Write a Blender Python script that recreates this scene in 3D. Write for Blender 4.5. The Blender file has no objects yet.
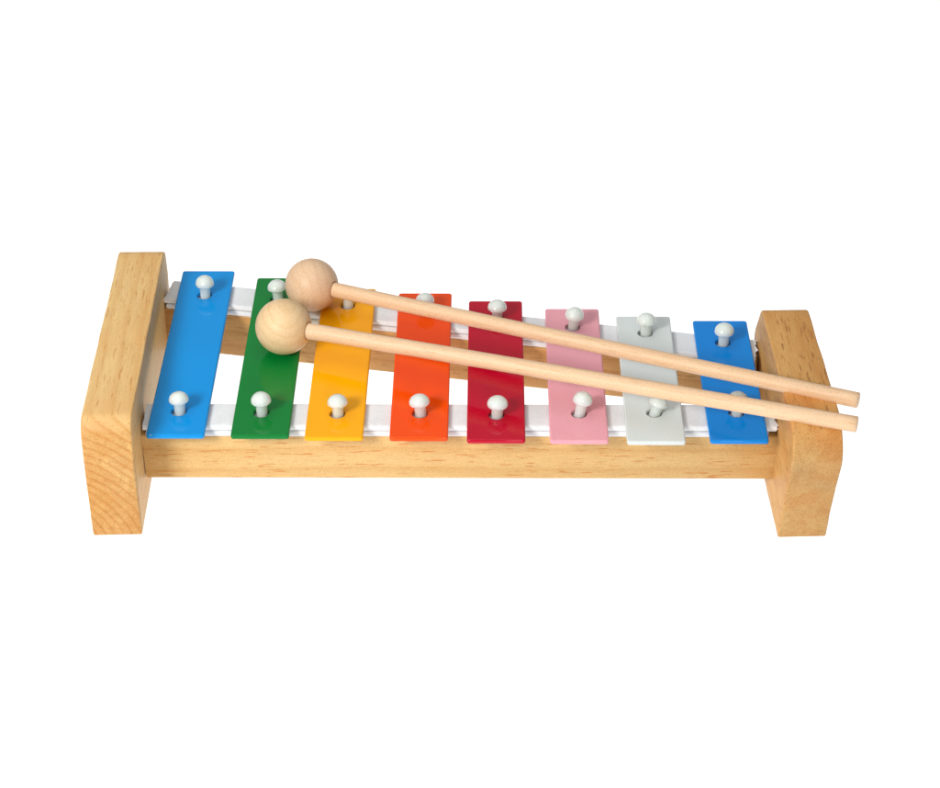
import bpy, bmesh, math, random
from mathutils import Vector, Matrix, noise as mn
random.seed(7)
MM = 0.001
scene = bpy.context.scene
col = scene.collection
PI = math.pi

# ------------------------------------------------------------------ materials
def srgb(r, g, b):
    def f(c):
        c /= 255.0
        return c / 12.92 if c <= 0.04045 else ((c + 0.055) / 1.055) ** 2.4
    return (f(r), f(g), f(b), 1.0)

class NT:
    def __init__(self, name):
        self.m = bpy.data.materials.new(name); self.m.use_nodes = True
        self.t = self.m.node_tree
        self.b = self.t.nodes['Principled BSDF']
        self.out = self.t.nodes['Material Output']
    def n(self, kind, **kw):
        nd = self.t.nodes.new(kind)
        for k, v in kw.items():
            if k in nd.inputs: nd.inputs[k].default_value = v
            else: setattr(nd, k, v)
        return nd
    def l(self, a, b): self.t.links.new(a, b)
    def math(self, op, a, b=None, c=None):
        nd = self.t.nodes.new('ShaderNodeMath'); nd.operation = op
        for i, v in enumerate((a, b, c)):
            if v is None: continue
            if isinstance(v, (int, float)): nd.inputs[i].default_value = v
            else: self.l(v, nd.inputs[i])
        return nd.outputs[0]
    def ramp(self, fac, stops):
        nd = self.t.nodes.new('ShaderNodeValToRGB')
        e = nd.color_ramp.elements
        while len(e) < len(stops): e.new(0.5)
        for el, (p, c) in zip(e, stops):
            el.position = p; el.color = c
        self.l(fac, nd.inputs[0]); return nd.outputs[0]
    def mix(self, fac, a, b, blend='MIX'):
        nd = self.t.nodes.new('ShaderNodeMix'); nd.data_type = 'RGBA'; nd.blend_type = blend
        for v, s in ((fac, nd.inputs[0]), (a, nd.inputs[6]), (b, nd.inputs[7])):
            if isinstance(v, (int, float, tuple)): s.default_value = v
            else: self.l(v, s)
        return nd.outputs[2]

def wood(name, axis, pith, spacing, light, dark, fleck, rough=0.5, ring=1.0, fleck_amt=1.0,
         seed=0.0, endfreq=1.0, blot=0.5, blotcol=None, wob=1.6, fine=0.22, coat=0.0, fl=(0.63, 0.70), endcol=None, stains_shade=(), endring=0.0):
    """solid wood: growth rings round a pith line parallel to `axis`, fibres and resin flecks along it"""
    w = NT(name)
    tc = w.n('ShaderNodeTexCoord')
    mp = w.n('ShaderNodeMapping'); mp.inputs['Scale'].default_value = (1000, 1000, 1000)
    mp.inputs['Location'].default_value = (seed * 37.1, seed * 19.3, seed * 11.7)
    w.l(tc.outputs['Object'], mp.inputs['Vector'])
    raw = w.n('ShaderNodeMapping'); raw.inputs['Scale'].default_value = (1000, 1000, 1000)
    w.l(tc.outputs['Object'], raw.inputs['Vector'])
    def stretched(cross, along):
        s = [cross] * 3; s['xyz'.index(axis)] = along
        q = w.n('ShaderNodeMapping'); q.inputs['Scale'].default_value = s
        w.l(mp.outputs[0], q.inputs['Vector']); return q.outputs[0]
    def nz(vec, detail=3, rough_=0.55, dist=0.0):
        q = w.n('ShaderNodeTexNoise', **{'Scale': 1.0, 'Detail': detail, 'Roughness': rough_, 'Distortion': dist})
        w.l(vec, q.inputs['Vector']); return q
    wobn = nz(stretched(0.055, 0.012), 2)
    wob2 = nz(stretched(0.35, 0.02), 2)
    sep = w.n('ShaderNodeSeparateXYZ'); w.l(raw.outputs[0], sep.inputs[0])
    a, b = [sep.outputs[i] for i in range(3) if i != 'xyz'.index(axis)]
    da = w.math('SUBTRACT', a, pith[0]); db = w.math('SUBTRACT', b, pith[1])
    r = w.math('SQRT', w.math('ADD', w.math('MULTIPLY', da, da), w.math('MULTIPLY', db, db)))
    r = w.math('ADD', r, w.math('MULTIPLY', w.math('SUBTRACT', wobn.outputs[0], 0.5), wob * 6))
    r = w.math('ADD', r, w.math('MULTIPLY', w.math('SUBTRACT', wob2.outputs[0], 0.5), wob * 0.9))
    ph = w.math('FRACT', w.math('DIVIDE', r, spacing))
    # early wood rises slowly to late wood, then drops quickly
    late = w.ramp(ph, [(0.0, (0.15,) * 3 + (1,)), (0.12, (0, 0, 0, 1)), (0.55, (0.15,) * 3 + (1,)),
                       (0.86, (1, 1, 1, 1)), (1.0, (0.15,) * 3 + (1,))])
    sn9 = w.n('ShaderNodeSeparateXYZ'); w.l(tc.outputs['Normal'], sn9.inputs[0])
    en9 = w.math('ABSOLUTE', sn9.outputs['xyz'.index(axis)])
    base = w.mix(w.math('MULTIPLY', late, w.math('ADD', w.math('MULTIPLY', en9, endring), ring * 0.75)), light, dark)
    fib = nz(stretched(2.6, 0.09), 4, 0.65)
    fibc = w.ramp(fib.outputs[0], [(0.25, (1 - fine,) * 3 + (1,)), (0.75, (1 + 0.0,) * 3 + (1,))])
    base = w.mix(1.0, base, fibc, 'MULTIPLY')
    big = nz(stretched(0.05, 0.016), 3, 0.6)
    bl = w.ramp(big.outputs[0], [(0.42, (0, 0, 0, 1)), (0.68, (1, 1, 1, 1))])
    base = w.mix(w.math('MULTIPLY', bl, blot), base, blotcol or dark)
    fln = nz(stretched(1.25, 0.10), 2, 0.5, 0.3)
    flm = w.ramp(fln.outputs[0], [(fl[0], (0, 0, 0, 1)), (fl[1], (1, 1, 1, 1))])
    sn0 = w.n('ShaderNodeSeparateXYZ'); w.l(tc.outputs['Normal'], sn0.inputs[0])
    side = w.math('SUBTRACT', 1.0, w.math('POWER', w.math('ABSOLUTE', sn0.outputs['xyz'.index(axis)]), 3.0))
    base = w.mix(w.math('MULTIPLY', w.math('MULTIPLY', flm, side), 0.75 * fleck_amt), base, fleck)
    sp = nz(mp.outputs[0], 2, 0.6); sp.inputs['Scale'].default_value = 1.7
    spc = w.ramp(sp.outputs[0], [(0.3, (0.86, 0.84, 0.80, 1)), (0.6, (1, 1, 1, 1))])
    base = w.mix(1.0, base, spc, 'MULTIPLY')
    # end grain drinks more lacquer: really darker and mottled, whatever the light does
    sn = w.n('ShaderNodeSeparateXYZ'); w.l(tc.outputs['Normal'], sn.inputs[0])
    en = w.math('ABSOLUTE', sn.outputs['xyz'.index(axis)])
    en = w.ramp(en, [(0.45, (0, 0, 0, 1)), (0.97, (1, 1, 1, 1))])
    if endcol:
        em = w.mix(1.0, base, endcol[0], 'MULTIPLY')
        mo = nz(mp.outputs[0], 4, 0.65, 0.6); mo.inputs['Scale'].default_value = 0.075
        mm = w.ramp(mo.outputs[0], [(0.47, (0, 0, 0, 1)), (0.64, (1, 1, 1, 1))])
        em = w.mix(w.math('MULTIPLY', mm, endcol[3]), em, w.mix(1.0, base, endcol[1], 'MULTIPLY'))
        mo2 = nz(mp.outputs[0], 4, 0.65, 0.6); mo2.inputs['Scale'].default_value = 0.11
        mm2 = w.ramp(mo2.outputs[0], [(0.50, (0, 0, 0, 1)), (0.66, (1, 1, 1, 1))])
        em = w.mix(w.math('MULTIPLY', mm2, endcol[3]), em, w.mix(1.0, base, endcol[2], 'MULTIPLY'))
        po = w.n('ShaderNodeTexNoise', Scale=1.15, Detail=2.0, Roughness=0.6); w.l(mp.outputs[0], po.inputs['Vector'])
        pc = w.ramp(po.outputs[0], [(0.33, (0.84, 0.78, 0.70, 1)), (0.48, (1, 1, 1, 1))])
        em = w.mix(1.0, em, pc, 'MULTIPLY')
        base = w.mix(en, base, em)
    for (cx, cy, cz, sx, sy, sz, tint, amt) in stains_shade:      # discoloured timber patches, one of them partly painted stick shadow
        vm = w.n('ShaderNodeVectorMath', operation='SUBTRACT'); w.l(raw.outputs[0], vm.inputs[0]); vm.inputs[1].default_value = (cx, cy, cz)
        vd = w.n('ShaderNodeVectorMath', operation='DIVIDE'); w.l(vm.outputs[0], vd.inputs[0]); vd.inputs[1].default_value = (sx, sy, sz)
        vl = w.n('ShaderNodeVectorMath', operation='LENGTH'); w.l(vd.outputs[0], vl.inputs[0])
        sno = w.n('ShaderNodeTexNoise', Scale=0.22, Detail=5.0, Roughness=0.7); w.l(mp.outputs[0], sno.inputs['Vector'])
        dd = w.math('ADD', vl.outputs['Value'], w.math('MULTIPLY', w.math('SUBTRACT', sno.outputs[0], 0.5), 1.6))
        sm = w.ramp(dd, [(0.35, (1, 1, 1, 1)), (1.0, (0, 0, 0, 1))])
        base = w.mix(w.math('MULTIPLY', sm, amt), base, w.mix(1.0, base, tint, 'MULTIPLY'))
    w.l(base, w.b.inputs['Base Color'])
    rr = w.math('ADD', w.math('MULTIPLY', fib.outputs[0], 0.18), rough - 0.09)
    w.l(rr, w.b.inputs['Roughness'])
    w.b.inputs['Coat Weight'].default_value = coat
    w.b.inputs['Coat Roughness'].default_value = 0.32
    w.b.inputs['Specular IOR Level'].default_value = 0.22
    bp = w.n('ShaderNodeBump', Strength=0.22, Distance=0.00012)
    w.l(fib.outputs[0], bp.inputs['Height']); w.l(bp.outputs[0], w.b.inputs['Normal'])
    return w.m

def paint(name, c, rough=0.075, spec=0.5, coat=0.0):
    w = NT(name)
    tc = w.n('ShaderNodeTexCoord')
    n1 = w.n('ShaderNodeTexNoise', Scale=1400.0, Detail=2.0); w.l(tc.outputs['Object'], n1.inputs['Vector'])
    n2 = w.n('ShaderNodeTexNoise', Scale=160.0, Detail=3.0); w.l(tc.outputs['Object'], n2.inputs['Vector'])
    n3 = w.n('ShaderNodeTexNoise', Scale=35.0, Detail=3.0); w.l(tc.outputs['Object'], n3.inputs['Vector'])
    v = w.ramp(n1.outputs[0], [(0.3, (0.93,) * 3 + (1,)), (0.62, (1, 1, 1, 1))])
    v2 = w.ramp(n3.outputs[0], [(0.3, (0.95,) * 3 + (1,)), (0.7, (1, 1, 1, 1))])
    k = w.mix(1.0, w.mix(1.0, c, v, 'MULTIPLY'), v2, 'MULTIPLY')
    w.l(k, w.b.inputs['Base Color'])
    w.l(w.math('ADD', w.math('MULTIPLY', n2.outputs[0], 0.06), rough - 0.03), w.b.inputs['Roughness'])
    h = w.math('ADD', w.math('MULTIPLY', n1.outputs[0], 0.25), n2.outputs[0])
    bp = w.n('ShaderNodeBump', Strength=0.09, Distance=0.0001)
    w.l(h, bp.inputs['Height']); w.l(bp.outputs[0], w.b.inputs['Normal'])
    w.b.inputs['Specular IOR Level'].default_value = spec * 0.6
    w.b.inputs['Coat Weight'].default_value = coat
    w.b.inputs['Coat Roughness'].default_value = 0.05
    return w.m

def felt_mat():
    w = NT('white_foam')
    tc = w.n('ShaderNodeTexCoord')
    n1 = w.n('ShaderNodeTexNoise', Scale=900.0, Detail=3.0); w.l(tc.outputs['Object'], n1.inputs['Vector'])
    n2 = w.n('ShaderNodeTexNoise', Scale=60.0, Detail=3.0); w.l(tc.outputs['Object'], n2.inputs['Vector'])
    c = w.ramp(n2.outputs[0], [(0.3, srgb(220, 221, 222)), (0.7, srgb(231, 232, 233))])
    sp = w.ramp(n1.outputs[0], [(0.3, (0.93,) * 3 + (1,)), (0.6, (1, 1, 1, 1))])
    w.l(w.mix(1.0, c, sp, 'MULTIPLY'), w.b.inputs['Base Color'])
    w.b.inputs['Roughness'].default_value = 0.75
    bp = w.n('ShaderNodeBump', Strength=0.3, Distance=0.0001)
    w.l(n1.outputs[0], bp.inputs['Height']); w.l(bp.outputs[0], w.b.inputs['Normal'])
    return w.m

def nylon_mat():
    w = NT('milky_nylon')
    tc = w.n('ShaderNodeTexCoord')
    n1 = w.n('ShaderNodeTexNoise', Scale=500.0, Detail=2.0); w.l(tc.outputs['Object'], n1.inputs['Vector'])
    c = w.ramp(n1.outputs[0], [(0.3, srgb(216, 226, 218)), (0.7, srgb(222, 231, 224))])
    w.l(c, w.b.inputs['Base Color'])
    b = w.b.inputs
    b['Roughness'].default_value = 0.2
    b['Subsurface Weight'].default_value = 1.0
    b['Subsurface Radius'].default_value = (1.0, 1.0, 0.85)
    b['Subsurface Scale'].default_value = 0.006
    b['Transmission Weight'].default_value = 0.1; b['IOR'].default_value = 1.4
    b['Coat Weight'].default_value = 0.35; b['Coat Roughness'].default_value = 0.16
    bp = w.n('ShaderNodeBump', Strength=0.03, Distance=0.0001)
    w.l(n1.outputs[0], bp.inputs['Height']); w.l(bp.outputs[0], w.b.inputs['Normal'])
    return w.m

def sheet_mat():
    w = NT('backlit_white_sheet')  # translucent so the added lamp underneath whitens it and hides contact shadows
    w.t.nodes.remove(w.b)
    d = w.n('ShaderNodeBsdfDiffuse', Color=(0.92, 0.92, 0.92, 1))
    t = w.n('ShaderNodeBsdfTranslucent', Color=(0.96, 0.96, 0.96, 1))
    mx = w.n('ShaderNodeMixShader'); mx.inputs[0].default_value = 0.84
    w.l(d.outputs[0], mx.inputs[1]); w.l(t.outputs[0], mx.inputs[2]); w.l(mx.outputs[0], w.out.inputs['Surface'])
    return w.m

WOOD_L = wood('pine_left_block', 'y', (-25, -10), 3.7, srgb(240, 202, 140), srgb(222, 170, 102), srgb(186, 118, 52),
              seed=1.3, fleck_amt=0.8, ring=0.6, blot=0.35, blotcol=srgb(216, 154, 82), wob=0.5, fl=(0.60, 0.70),
              endcol=((0.84, 0.73, 0.60, 1), (0.80, 0.60, 0.42, 1), (0.95, 0.88, 0.78, 1), 0.8), endring=0.45, stains_shade=[(3, -12, 20, 13, 30, 24, (0.95, 0.84, 0.70, 1), 0.9)])
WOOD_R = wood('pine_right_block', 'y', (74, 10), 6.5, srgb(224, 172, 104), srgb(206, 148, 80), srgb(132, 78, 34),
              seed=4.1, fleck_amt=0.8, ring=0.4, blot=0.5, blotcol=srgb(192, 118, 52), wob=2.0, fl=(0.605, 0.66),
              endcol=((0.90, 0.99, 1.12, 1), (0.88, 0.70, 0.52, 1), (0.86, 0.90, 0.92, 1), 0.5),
              stains_shade=[(17, -18, 55, 9, 12, 9, (0.95, 0.66, 0.44, 1), 0.55), (6, 2, 62, 14, 14, 6, (1.0, 0.72, 0.45, 1), 0.55), (4, -18, 44, 8, 10, 12, (0.86, 0.85, 0.86, 1), 1.0), (16, -16, 34, 10, 10, 5, (0.93, 0.95, 0.98, 1), 0.8), (19, -14, 22, 6, 8, 12, (0.95, 0.80, 0.62, 1), 0.6)])  # top patch between the sticks: stain plus painted shadow of the nearer stick
WOOD_F = wood('pine_front_rail', 'x', (-30, -22), 8.5, srgb(232, 192, 130), srgb(213, 162, 95), srgb(196, 118, 46),
              seed=2.2, fleck_amt=1.0, ring=0.7, blot=0.2, wob=0.9, fl=(0.605, 0.68))
WOOD_B = wood('pine_rear_rail', 'x', (-26, -30), 7.5, srgb(222, 174, 112), srgb(198, 142, 80), srgb(150, 88, 38),
              seed=6.7, fleck_amt=0.9, ring=0.8, blot=0.25, wob=0.9, fl=(0.605, 0.68))
HEAD_1 = wood('maple_head_pinkish', 'z', (30, 8), 4.0, srgb(234, 198, 162), srgb(216, 172, 134), srgb(200, 150, 106),
              seed=3.0, fleck_amt=0.3, ring=0.4, blot=0.45, wob=1.2, fine=0.12, coat=0.12)
HEAD_2 = wood('maple_head_yellowish', 'y', (4, 20), 4.5, srgb(240, 208, 162), srgb(226, 184, 132), srgb(212, 166, 112),
              seed=5.0, fleck_amt=0.3, ring=0.6, blot=0.4, wob=1.4, fine=0.10, coat=0.12)
STICK_1 = wood('maple_stick_warm', 'x', (9, 12), 3.5, srgb(241, 205, 166), srgb(228, 184, 141), srgb(198, 140, 84),
               seed=8.0, fleck_amt=0.5, ring=0.5, blot=0.5, wob=1.3, fine=0.20, coat=0.15)
STICK_2 = wood('maple_stick_pale', 'x', (12, 7), 3.8, srgb(243, 208, 170), srgb(229, 187, 145), srgb(198, 144, 90),
               seed=9.0, fleck_amt=0.5, ring=0.5, blot=0.5, wob=1.3, fine=0.20, coat=0.15)
FELT = felt_mat(); NYLON = nylon_mat()
PAINTS = [paint('blue_enamel', srgb(0, 145, 222)), paint('green_enamel', srgb(0, 124, 48)),
          paint('yellow_enamel', srgb(252, 174, 0)), paint('orange_enamel', srgb(246, 78, 0)),
          paint('crimson_enamel', srgb(190, 0, 40)), paint('pink_enamel', srgb(236, 165, 176), 0.2),
          paint('grey_white_enamel', srgb(218, 225, 223), 0.22), paint('deep_blue_enamel', srgb(0, 132, 220))]

# ------------------------------------------------------------------ mesh helpers
def link(o, parent=None):
    col.objects.link(o)
    if parent: o.parent = parent
    return o

def obj(name, bm, mat, parent=None, smooth=True, loc=(0, 0, 0), rotz=0.0, label=None):
    bmesh.ops.recalc_face_normals(bm, faces=bm.faces)
    me = bpy.data.meshes.new(name); bm.to_mesh(me); bm.free()
    for p in me.polygons: p.use_smooth = smooth
    if smooth: me.set_sharp_from_angle(angle=math.radians(50))
    me.materials.append(mat)
    o = bpy.data.objects.new(name, me)
    o.location = Vector(loc) * MM; o.rotation_euler = (0, 0, rotz)
    link(o, parent)
    if label: o['label'] = label
    return o

def empty(name, loc, label, cat, group=None):
    o = bpy.data.objects.new(name, None); o.empty_display_size = 0.01
    o.location = Vector(loc) * MM; link(o)
    o['label'] = label; o['category'] = cat
    if group: o['group'] = group
    return o

def rounded_poly(pts, seg=8):
    """pts: (u, v, radius) counter-clockwise -> smooth closed outline"""
    out = []; n = len(pts)
    for i in range(n):
        p0 = Vector(pts[i - 1][:2]); p = Vector(pts[i][:2]); p1 = Vector(pts[(i + 1) % n][:2]); r = pts[i][2]
        a = (p0 - p).normalized(); b = (p1 - p).normalized()
        ang = a.angle(b); d = r / math.tan(ang / 2)
        d = min(d, 0.48 * (p0 - p).length, 0.48 * (p1 - p).length); r = d * math.tan(ang / 2)
        c = p + (a + b).normalized() * (r / math.sin(ang / 2))
        s = p + a * d - c; e = p + b * d - c
        turn = s.angle_signed(e)
        for k in range(seg + 1):
            t = k / seg * turn
            # mathutils signed angle is clockwise-positive
            cs, sn = math.cos(-t), math.sin(-t)
            out.append(Vector((c.x + s.x * cs - s.y * sn, c.y + s.x * sn + s.y * cs)))
    return out

def subdivide_outline(pts, step):
    out = []
    for i, p in enumerate(pts):
        q = pts[(i + 1) % len(pts)]; k = max(1, int((q - p).length / step))
        for j in range(k): out.append(p.lerp(q, j / k))
    return out

def inset(pts, d):
    """move a counter-clockwise outline inwards by d"""
    out = []; n = len(pts)
    for i in range(n):
        t = (pts[(i + 1) % n] - pts[i - 1])
        if t.length < 1e-9: t = Vector((1, 0))
        t.normalize(); out.append(pts[i] + Vector((-t.y, t.x)) * d)
    return out

def area2(pts): return sum(pts[i - 1].x * pts[i].y - pts[i].x * pts[i - 1].y for i in range(len(pts)))

def prism(bm, outline, w0, w1, bev, to3, nb=3, wobble=0.0):
    """extrude an outline from w0 to w1 with rounded rims; to3(u, v, w) -> 3D mm"""
    if area2(outline) < 0: outline = outline[::-1]
    levels = []
    for k in range(nb + 1):
        a = k / nb * PI / 2
        levels.append((w0 + bev * (1 - math.sin(a)), bev * (1 - math.cos(a))))
    levels = levels[::-1]                                   # w0 (inset) -> w0+bev (full)
    levels += [(w1 - (w - w0), d) for w, d in levels[::-1]]
    rings = []
    for w, d in levels:
        q = inset(outline, d) if d > 0 else outline
        ring = []
        for p in q:
            P = Vector(to3(p.x, p.y, w))
            if wobble:
                P += Vector(mn.noise_vector(P * 0.08)) * wobble
            ring.append(bm.verts.new(P * MM))
        rings.append(ring)
    n = len(outline)
    for A, B in zip(rings, rings[1:]):
        for i in range(n): bm.faces.new((A[i - 1], A[i], B[i], B[i - 1]))
    bm.faces.new(rings[0]); bm.faces.new(rings[-1])

def lathe(bm, prof, frame, seg=40, off=Vector((0, 0, 0)), wob=0.0):
    """prof: (axial, radius) list; frame: (axis, u, v) vectors"""
    ax, u, v = frame; rings = []
    for s, r in prof:
        c = off + ax * s
        if r < 1e-6: rings.append([bm.verts.new(c * MM)]); continue
        ring = []
        for k in range(seg):
            a = 2 * PI * k / seg
            ring.append(bm.verts.new((c + (u * math.cos(a) + v * math.sin(a)) * r) * MM))
        rings.append(ring)
    for A, B in zip(rings, rings[1:]):
        for k in range(seg):
            if len(A) == 1 and len(B) == 1: continue
            if len(A) == 1: bm.faces.new((A[0], B[k], B[k - 1]))
            elif len(B) == 1: bm.faces.new((A[k - 1], A[k], B[0]))
            else: bm.faces.new((A[k - 1], A[k], B[k], B[k - 1]))
    for R in (rings[0], rings[-1]):
        if len(R) > 1: bm.faces.new(R)

# ------------------------------------------------------------------ the instrument
ZB = 44.88                      # top of the tone bars
xyl = empty('xylophone', (0, 50, 0), 'toy metal-bar xylophone with eight coloured bars on a pine frame, lying under both beaters', 'xylophone')
ROOT = Vector((0, 50, 0))

# end blocks (local frame: origin at the outer front foot, x = thickness, y = depth)
left_prof = [(-11.2, 0, .7), (-13, 44, 30), (-11.8, 61.3, 16), (127.5, 61, 9), (132, 44, 20), (128, 0, 1.2)]
right_prof = [(-11.2, 0, .7), (-17.6, 31, 50), (-23.6, 54, 15), (-12.0, 63.6, 30), (76.5, 61.6, 8), (86.0, 41, 20), (83, 0, 1.2)]
def block(prof, thick, x0, yaw, lean, mat, label):
    bm = bmesh.new()
    o = subdivide_outline(rounded_poly(prof, 10), 6.0)
    prism(bm, o, 0, thick, 0.8, lambda u, v, w: (w + lean * v, u, v), 4, wobble=0.3)
    return obj('end_block', bm, mat, xyl, loc=Vector((x0, 0, 0)) - ROOT, rotz=yaw, label=label)
block(left_prof, 21.2, -169.9, 0.029, 0.02, WOOD_L, 'longer yellowish pine end block with curved end-grain lines')
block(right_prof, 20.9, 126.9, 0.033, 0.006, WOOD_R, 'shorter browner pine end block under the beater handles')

# rails
SL = -0.181; ang = math.atan(SL)
def rail(name, y0, y1, x0, x1, z0, z1, mat, loc, rotz, label):
    bm = bmesh.new()
    o = rounded_poly([(y0, z0, 0.8), (y1, z0, 0.8), (y1, z1, 0.8), (y0, z1, 0.8)], 3)
    prism(bm, o, x0, x1, 0.15, lambda u, v, w: (w, u, v), 1)
    return obj(name, bm, mat, xyl, loc=loc, rotz=rotz, label=label)
front_rail = rail('side_rail', 11.4, 28.6, -148.2, 127.6, 14.2, 37.4, WOOD_F, -ROOT, 0, 'pine rail across the near side')
# rear rail: local x runs along its slanted line; origin at its middle of the back line, x=0
RB0 = Vector((0, 128 + SL * 151.8, 0))
rear_rail = rail('side_rail', -16.6, 0.4, -152.5, 127.8, 14.2, 37.4, WOOD_B, RB0 - ROOT, ang, 'slanting pine rail across the far side')

def strip(parent, y0, y1, xa, xb, rag, seed, label=None):
    """two stacked foam layers, cut raggedly at both ends"""
    rnd = random.Random(seed)
    bm = bmesh.new()
    for (za, zb_, fy, da, db) in ((37.4, 39.95, -0.5, 1.2, 3.6), (40.0, 42.66, 0.2, 0.0, 0.0)):
        prof = rounded_poly([(y0 + fy, za, 0.9), (y1, za, 0.6), (y1, zb_, 0.7), (y0 + fy, zb_, 1.25)], 5)
        prof = subdivide_outline(prof, 1.3)
        n = len(prof); xs = [xa + da, xa + da + 1.2]
        xs += [xa + da + 1.2 + (xb - db - xa - da - 2.4) * k / 60 for k in range(1, 60)]
        xs += [xb - db - 1.2, xb - db]
        rings = []
        for j, x in enumerate(xs):
            end = (j in (0, len(xs) - 1)); ring = []
            for i, p in enumerate(prof):
                dx = 0
                if end: rg = rag * (0.3 if j == 0 else 1); dx = rnd.uniform(-rg, rg) * 0.6 + rg * mn.noise(Vector((p.x * 0.45, p.y * 0.5, seed + j)))
                dz = 0.12 * mn.noise(Vector((x * 0.06, p.x * 0.1, seed * 3.3))) if p.y > (za + zb_) / 2 else 0
                dy = 0.35 * mn.noise(Vector((x * 0.035, za, seed))) if p.x < (y0 + y1) / 2 else 0
                ring.append(bm.verts.new(Vector((x + dx, p.x + dy, p.y + dz - (0.1 if dz else 0))) * MM))
            rings.append(ring)
        for A, B in zip(rings, rings[1:]):
            for i in range(n): bm.faces.new((A[i - 1], A[i], B[i], B[i - 1]))
        bm.faces.new(rings[0]); bm.faces.new(rings[-1])
    return obj('foam_strip', bm, FELT, parent, label=label)
strip(front_rail, 11.4, 28.3, -147.2, 126.2, 0.9, 3)
strip(rear_rail, -16.4, 0.2, -150.6, 126.6, 1.3, 5)

# tone bars ---------------------------------------------------------
# x of left edge, front y, back y, x-skew of the rear end
BARS = [(-144.25, 2.1, 132.6, -.3, 'blue', 'longest bar, light blue, nearest the left end block'),
        (-108.06, 1.9, 126.5, -.2, 'green', 'green bar under the front beater head'),
        (-76.39, 0.6, 117.2, 0.2, 'yellow', 'yellow bar beside the green bar'),
        (-40.17, 0.6, 113.4, -.1, 'orange', 'orange bar'),
        (-7.20, -0.9, 106.8, -.1, 'crimson', 'crimson bar in the middle of the row'),
        (28.18, -1.2, 100.3, 0.0, 'pink', 'pink bar'),
        (60.86, -1.7, 94.2, 0.0, 'white', 'greyish white bar'),
        (96.18, -0.8, 90.6, -.2, 'blue', 'shortest bar, darker blue, nearest the right end block')]
BW = 25.0; BT = 2.2
# pin hole centre (bar-plane mm) and pin lean (x, y over its height), height scale
PINS = [((-131.6, 19.3, 0.3, 0.0, 1.00), (-131.2, 111.0, 0.0, 0.4, 1.10)),
        ((-96.0, 18.4, 0.0, 0.3, 1.10), (-96.6, 107.6, -0.2, 0.3, 1.05)),
        ((-63.0, 17.8, 0.0, 0.2, 0.95), (-63.4, 102.6, 0.0, 0.3, 1.05)),
        ((-27.3, 18.2, 0.5, 0.2, 0.95), (-27.4, 96.8, 0.5, 0.6, 1.00)),
        ((5.8, 17.2, 0.0, 0.2, 0.95), (6.0, 92.0, 0.1, 0.2, 1.00)),
        ((41.5, 18.3, 1.0, 0.6, 1.15), (40.9, 85.0, 0.8, 0.1, 1.10)),
        ((74.0, 18.9, 1.3, -0.6, 0.80), (73.9, 80.1, 0.4, 0.0, 1.05)),
        ((109.4, 19.2, 0.6, 0.4, 1.05), (108.6, 72.4, 0.5, 0.3, 1.08))]
def rrect(x0, x1, y0, y1, r, skew, d):
    """rounded rectangle outline, inset by d, constant point count"""
    pts = []; seg = 5; rr = max(r - d, 0.15)
    for cx, cy, a0 in ((x1 - d - rr, y0 + d + rr, -PI / 2), (x1 - d - rr, y1 - d - rr, 0), (x0 + d + rr, y1 - d - rr, PI / 2), (x0 + d + rr, y0 + d + rr, PI)):
        for k in range(seg + 1):
            a = a0 + k / seg * PI / 2
            x = cx + rr * math.cos(a); y = cy + rr * math.sin(a)
            pts.append((x + skew * (y - y0) / (y1 - y0), y))
    return pts
def tone_bar(i):
    x0, y0, y1, sk, cname, lab = BARS[i]
    o = Vector((x0 + BW / 2, (y0 + y1) / 2, ZB))
    bm = bmesh.new(); R = 0.72
    lev = []
    for k in range(5):
        a = k / 4 * PI / 2; lev.append((-R * (1 - math.sin(a)), R * (1 - math.cos(a))))
    lev = lev[::-1]                                          # top z=0 inset R ... z=-R inset 0
    lev = [(z, d) for z, d in lev]
    lev += [(-BT - z, d) for z, d in lev[::-1]]
    rings = []
    for z, d in lev:
        rings.append([bm.verts.new((Vector((x, y, ZB + z)) - o) * MM) for x, y in rrect(x0, x0 + BW, y0, y1, 1.3, sk, d)])
    n = len(rings[0])
    for A, B in zip(rings, rings[1:]):
        for k in range(n): bm.faces.new((A[k - 1], A[k], B[k], B[k - 1]))
    def ring_edges(r): return [bm.edges.get((r[k - 1], r[k])) or bm.edges.new((r[k - 1], r[k])) for k in range(len(r))]
    hs = 28; holes = []
    for (px, py, *_r) in PINS[i]:
        jx = {0: -0.5}.get(i, -0.35); hr = []
        for z, rad in ((0, 3.55), (-0.25, 3.3), (-BT + 0.25, 3.3), (-BT, 3.55)):
            hr.append([bm.verts.new((Vector((px + jx + rad * 1.03 * math.cos(2 * PI * k / hs), py + rad * math.sin(2 * PI * k / hs), ZB + z)) - o) * MM) for k in range(hs)])
        for A, B in zip(hr, hr[1:]):
            for k in range(hs): bm.faces.new((A[k - 1], B[k - 1], B[k], A[k]))
        holes.append(hr)
    for ring, idx in ((rings[0], 0), (rings[-1], -1)):
        e = ring_edges(ring)
        for hr in holes: e += ring_edges(hr[idx])
        bmesh.ops.triangle_fill(bm, use_beauty=True, use_dissolve=False, edges=e)
    b = obj('tone_bar', bm, PAINTS[i], xyl, loc=o - ROOT, label=lab)
    for p in b.data.polygons:
        if abs(p.normal.z) > 0.999 and p.area > 1e-7: p.use_smooth = False
    return b, o

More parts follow.
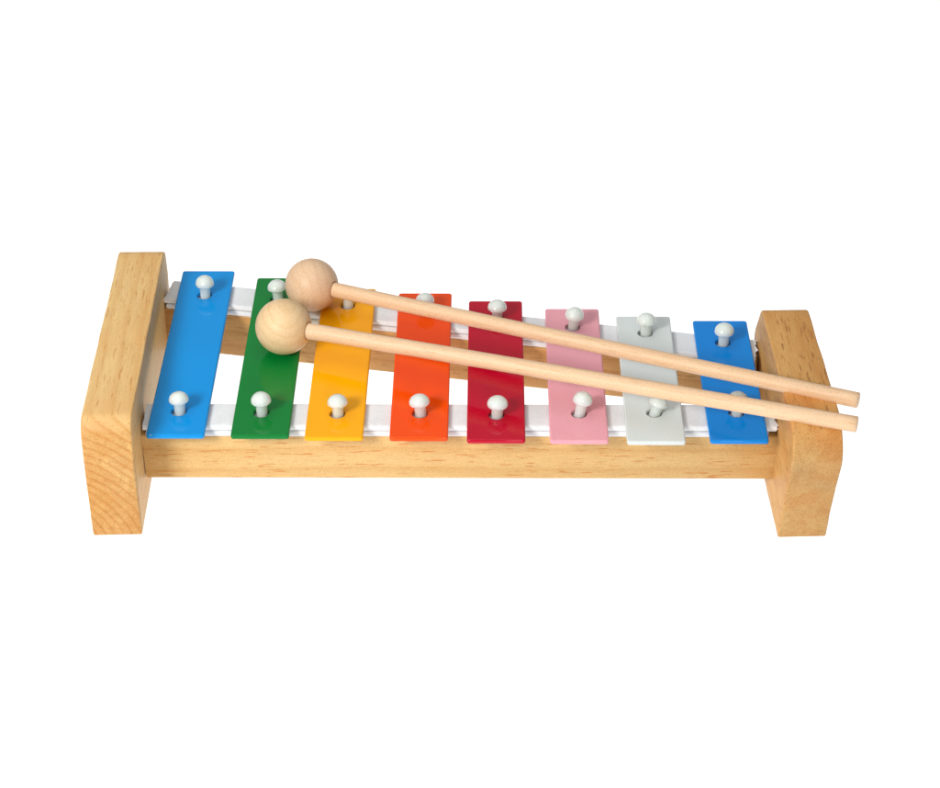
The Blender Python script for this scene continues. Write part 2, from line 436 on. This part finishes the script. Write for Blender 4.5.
# nylon pin: shaft down into the rail, domed head; origin at the bar surface
def pin_mesh():
    bm = bmesh.new()
    prof = [(-7.6, 0), (-7.6, 2.3), (0, 2.45), (5.0, 2.5), (5.45, 2.55), (5.55, 2.8), (5.6, 4.0), (5.7, 4.2), (5.9, 4.42)]
    for k in range(1, 10):
        a = k / 9 * PI / 2
        prof.append((5.9 + 3.7 * math.sin(a), 4.42 * math.cos(a)) if k < 9 else (9.6, 0))
    lathe(bm, prof, (Vector((0, 0, 1)), Vector((1, 0, 0)), Vector((0, 1, 0))), 36)
    return bm
pin0 = None
for i in range(8):
    b, o = tone_bar(i)
    for (px, py, lx, ly, hsc) in PINS[i]:
        if pin0 is None:
            pin0 = obj('pin', pin_mesh(), NYLON); p = pin0
        else:
            p = pin0.copy(); col.objects.link(p)
        p.parent = b
        p.location = (Vector((px, py, ZB)) - o) * MM
        hz = 7.0 * hsc
        p.rotation_euler = (-math.atan2(ly, hz), math.atan2(lx, hz), random.uniform(0, 6))
        p.scale = (random.uniform(.97, 1.03),) * 2 + (hsc if hsc > 1 else 0.5 + hsc * 0.5,)
        if hsc < 0.9: p.location.z -= 0.0006

# ------------------------------------------------------------------ beaters
def beater(head, tip, R, r0, r1, hm, sm, label, hlab):
    root = empty('beater', (head.x, head.y, head.z - R), label, 'beater', 'pair of wooden beaters')
    ax = (tip - head).normalized(); L = (tip - head).length
    u = Vector((0, 0, 1)).cross(ax).normalized(); v = ax.cross(u)
    # head: turned ball with a drilled socket
    bm = bmesh.new(); prof = []; hr = r0 + 0.25; a1 = math.asin((hr + 0.35) / R)
    N = 40
    for k in range(N + 1):
        a = PI - (PI - a1) * k / N
        prof.append((R * math.cos(a), R * math.sin(a) if k else 0))
    s_end = prof[-1][0]
    prof += [(s_end - 0.15, hr), (s_end - 2.5, hr - 0.1)]
    lathe(bm, prof, (ax, u, v), 64)
    h = obj('head', bm, hm, root, loc=Vector((0, 0, R)), label=hlab)
    # stick, built along local x so that its grain follows it
    bm = bmesh.new(); s0 = s_end - 2.4; prof = [(s0, 0.0), (s0, r0)]
    K = 60
    for k in range(1, K):
        t = k / K; prof.append((s0 + (L - s0) * t, r0 + (r1 - r0) * t + 0.05 * mn.noise(Vector((t * 14, R, 0)))))
    prof += [(L - 0.35, r1), (L - 0.05, r1 - 0.3), (L, r1 - 0.5), (L, 0.0)]
    X, Y, Z = Vector((1, 0, 0)), Vector((0, 1, 0)), Vector((0, 0, 1))
    lathe(bm, prof, (X, Y, Z), 40)
    for w in bm.verts:                                       # a hair of natural bow
        t = w.co.x / (L * MM)
        w.co.y += 0.5 * MM * math.sin(PI * t) * (1 if R > 12.5 else -1) * 0.6
    s = obj('stick', bm, sm, root, loc=Vector((0, 0, R)))
    s.rotation_euler = Matrix((ax, u, v)).transposed().to_euler()
    return root
beater(Vector((-79.85, 101.6, ZB + 11.95)), Vector((156.9, 0.3, 65.3)), 12.3, 3.45, 3.35, HEAD_1, STICK_1,
       'wooden beater with the farther pinkish ball head resting between the green and yellow bars', None)
beater(Vector((-89.9, 66.0, ZB + 12.68)), Vector((154.0, -16.1, 65.0)), 12.65, 3.62, 3.38, HEAD_2, STICK_2,
       'wooden beater with the nearer yellowish ball head resting on the green bar', None)

# ------------------------------------------------------------------ the white surface (translucent sheet, backlit by an added lamp to drown shadows)
bm = bmesh.new()
bmesh.ops.create_grid(bm, x_segments=8, y_segments=8, size=2.2)
sheet = obj('white_surface', bm, sheet_mat(), None, smooth=False, loc=(0, 600, 0))
sheet['kind'] = 'structure'

# ------------------------------------------------------------------ light
def area(name, loc, target, sx, sy, power, color=(1, 1, 1)):
    l = bpy.data.lights.new(name, 'AREA'); l.shape = 'RECTANGLE'; l.size = sx; l.size_y = sy
    l.energy = power; l.color = color
    o = bpy.data.objects.new(name, l); col.objects.link(o); o.location = loc
    o.rotation_euler = (Vector(target) - Vector(loc)).to_track_quat('-Z', 'Y').to_euler()
    return o
area('key_softbox', (-0.52, -0.66, 0.64), (0, 0.03, 0.03), 0.25, 0.25, 8.2, (1, 0.985, 0.96))
area('front_softbox', (0.22, -1.3, 0.55), (0, 0.03, 0.03), 0.22, 0.3, 3.2)
area('rear_softbox', (0.05, 1.15, 1.0), (0, 0.05, 0.03), 1.9, 1.1, 2.0)
area('top_softbox', (-0.25, 0.0, 1.3), (0, 0.05, 0.03), 1.7, 1.5, 9.2)
area('under_sheet_fill', (0, 0.6, -0.5), (0, 0.6, 0), 4.4, 4.4, 82)  # added unseen fill under the sheet, washes out contact shadows

world = bpy.data.worlds.new('World'); scene.world = world; world.use_nodes = True
bg = world.node_tree.nodes['Background']
bg.inputs[0].default_value = (0.97, 0.985, 1.0, 1); bg.inputs[1].default_value = 0.16

# ------------------------------------------------------------------ camera
f, p, y, r, CX, CY, CZ = 2006.70, 0.628383, -0.0112424, -0.004659, 1.914, -678.75, 561.69
fw = Vector((math.sin(y) * math.cos(p), math.cos(y) * math.cos(p), -math.sin(p)))
rt = Vector((math.cos(y), -math.sin(y), 0)); up = rt.cross(fw)
rt2 = rt * math.cos(r) + up * math.sin(r); up2 = rt2.cross(fw)
cam = bpy.data.cameras.new('camera'); cam.sensor_width = 36; cam.lens = f / 940 * 36
cam.clip_start = 0.01; cam.clip_end = 50
co = bpy.data.objects.new('camera', cam); col.objects.link(co)
co.matrix_world = Matrix.Translation(Vector((CX, CY, CZ)) * MM) @ Matrix((rt2, up2, -fw)).transposed().to_4x4()
scene.camera = co

vs = scene.view_settings
vs.view_transform = 'Standard'; vs.look = 'None'; vs.exposure = 0; vs.gamma = 1
scene.cycles.max_bounces = 8
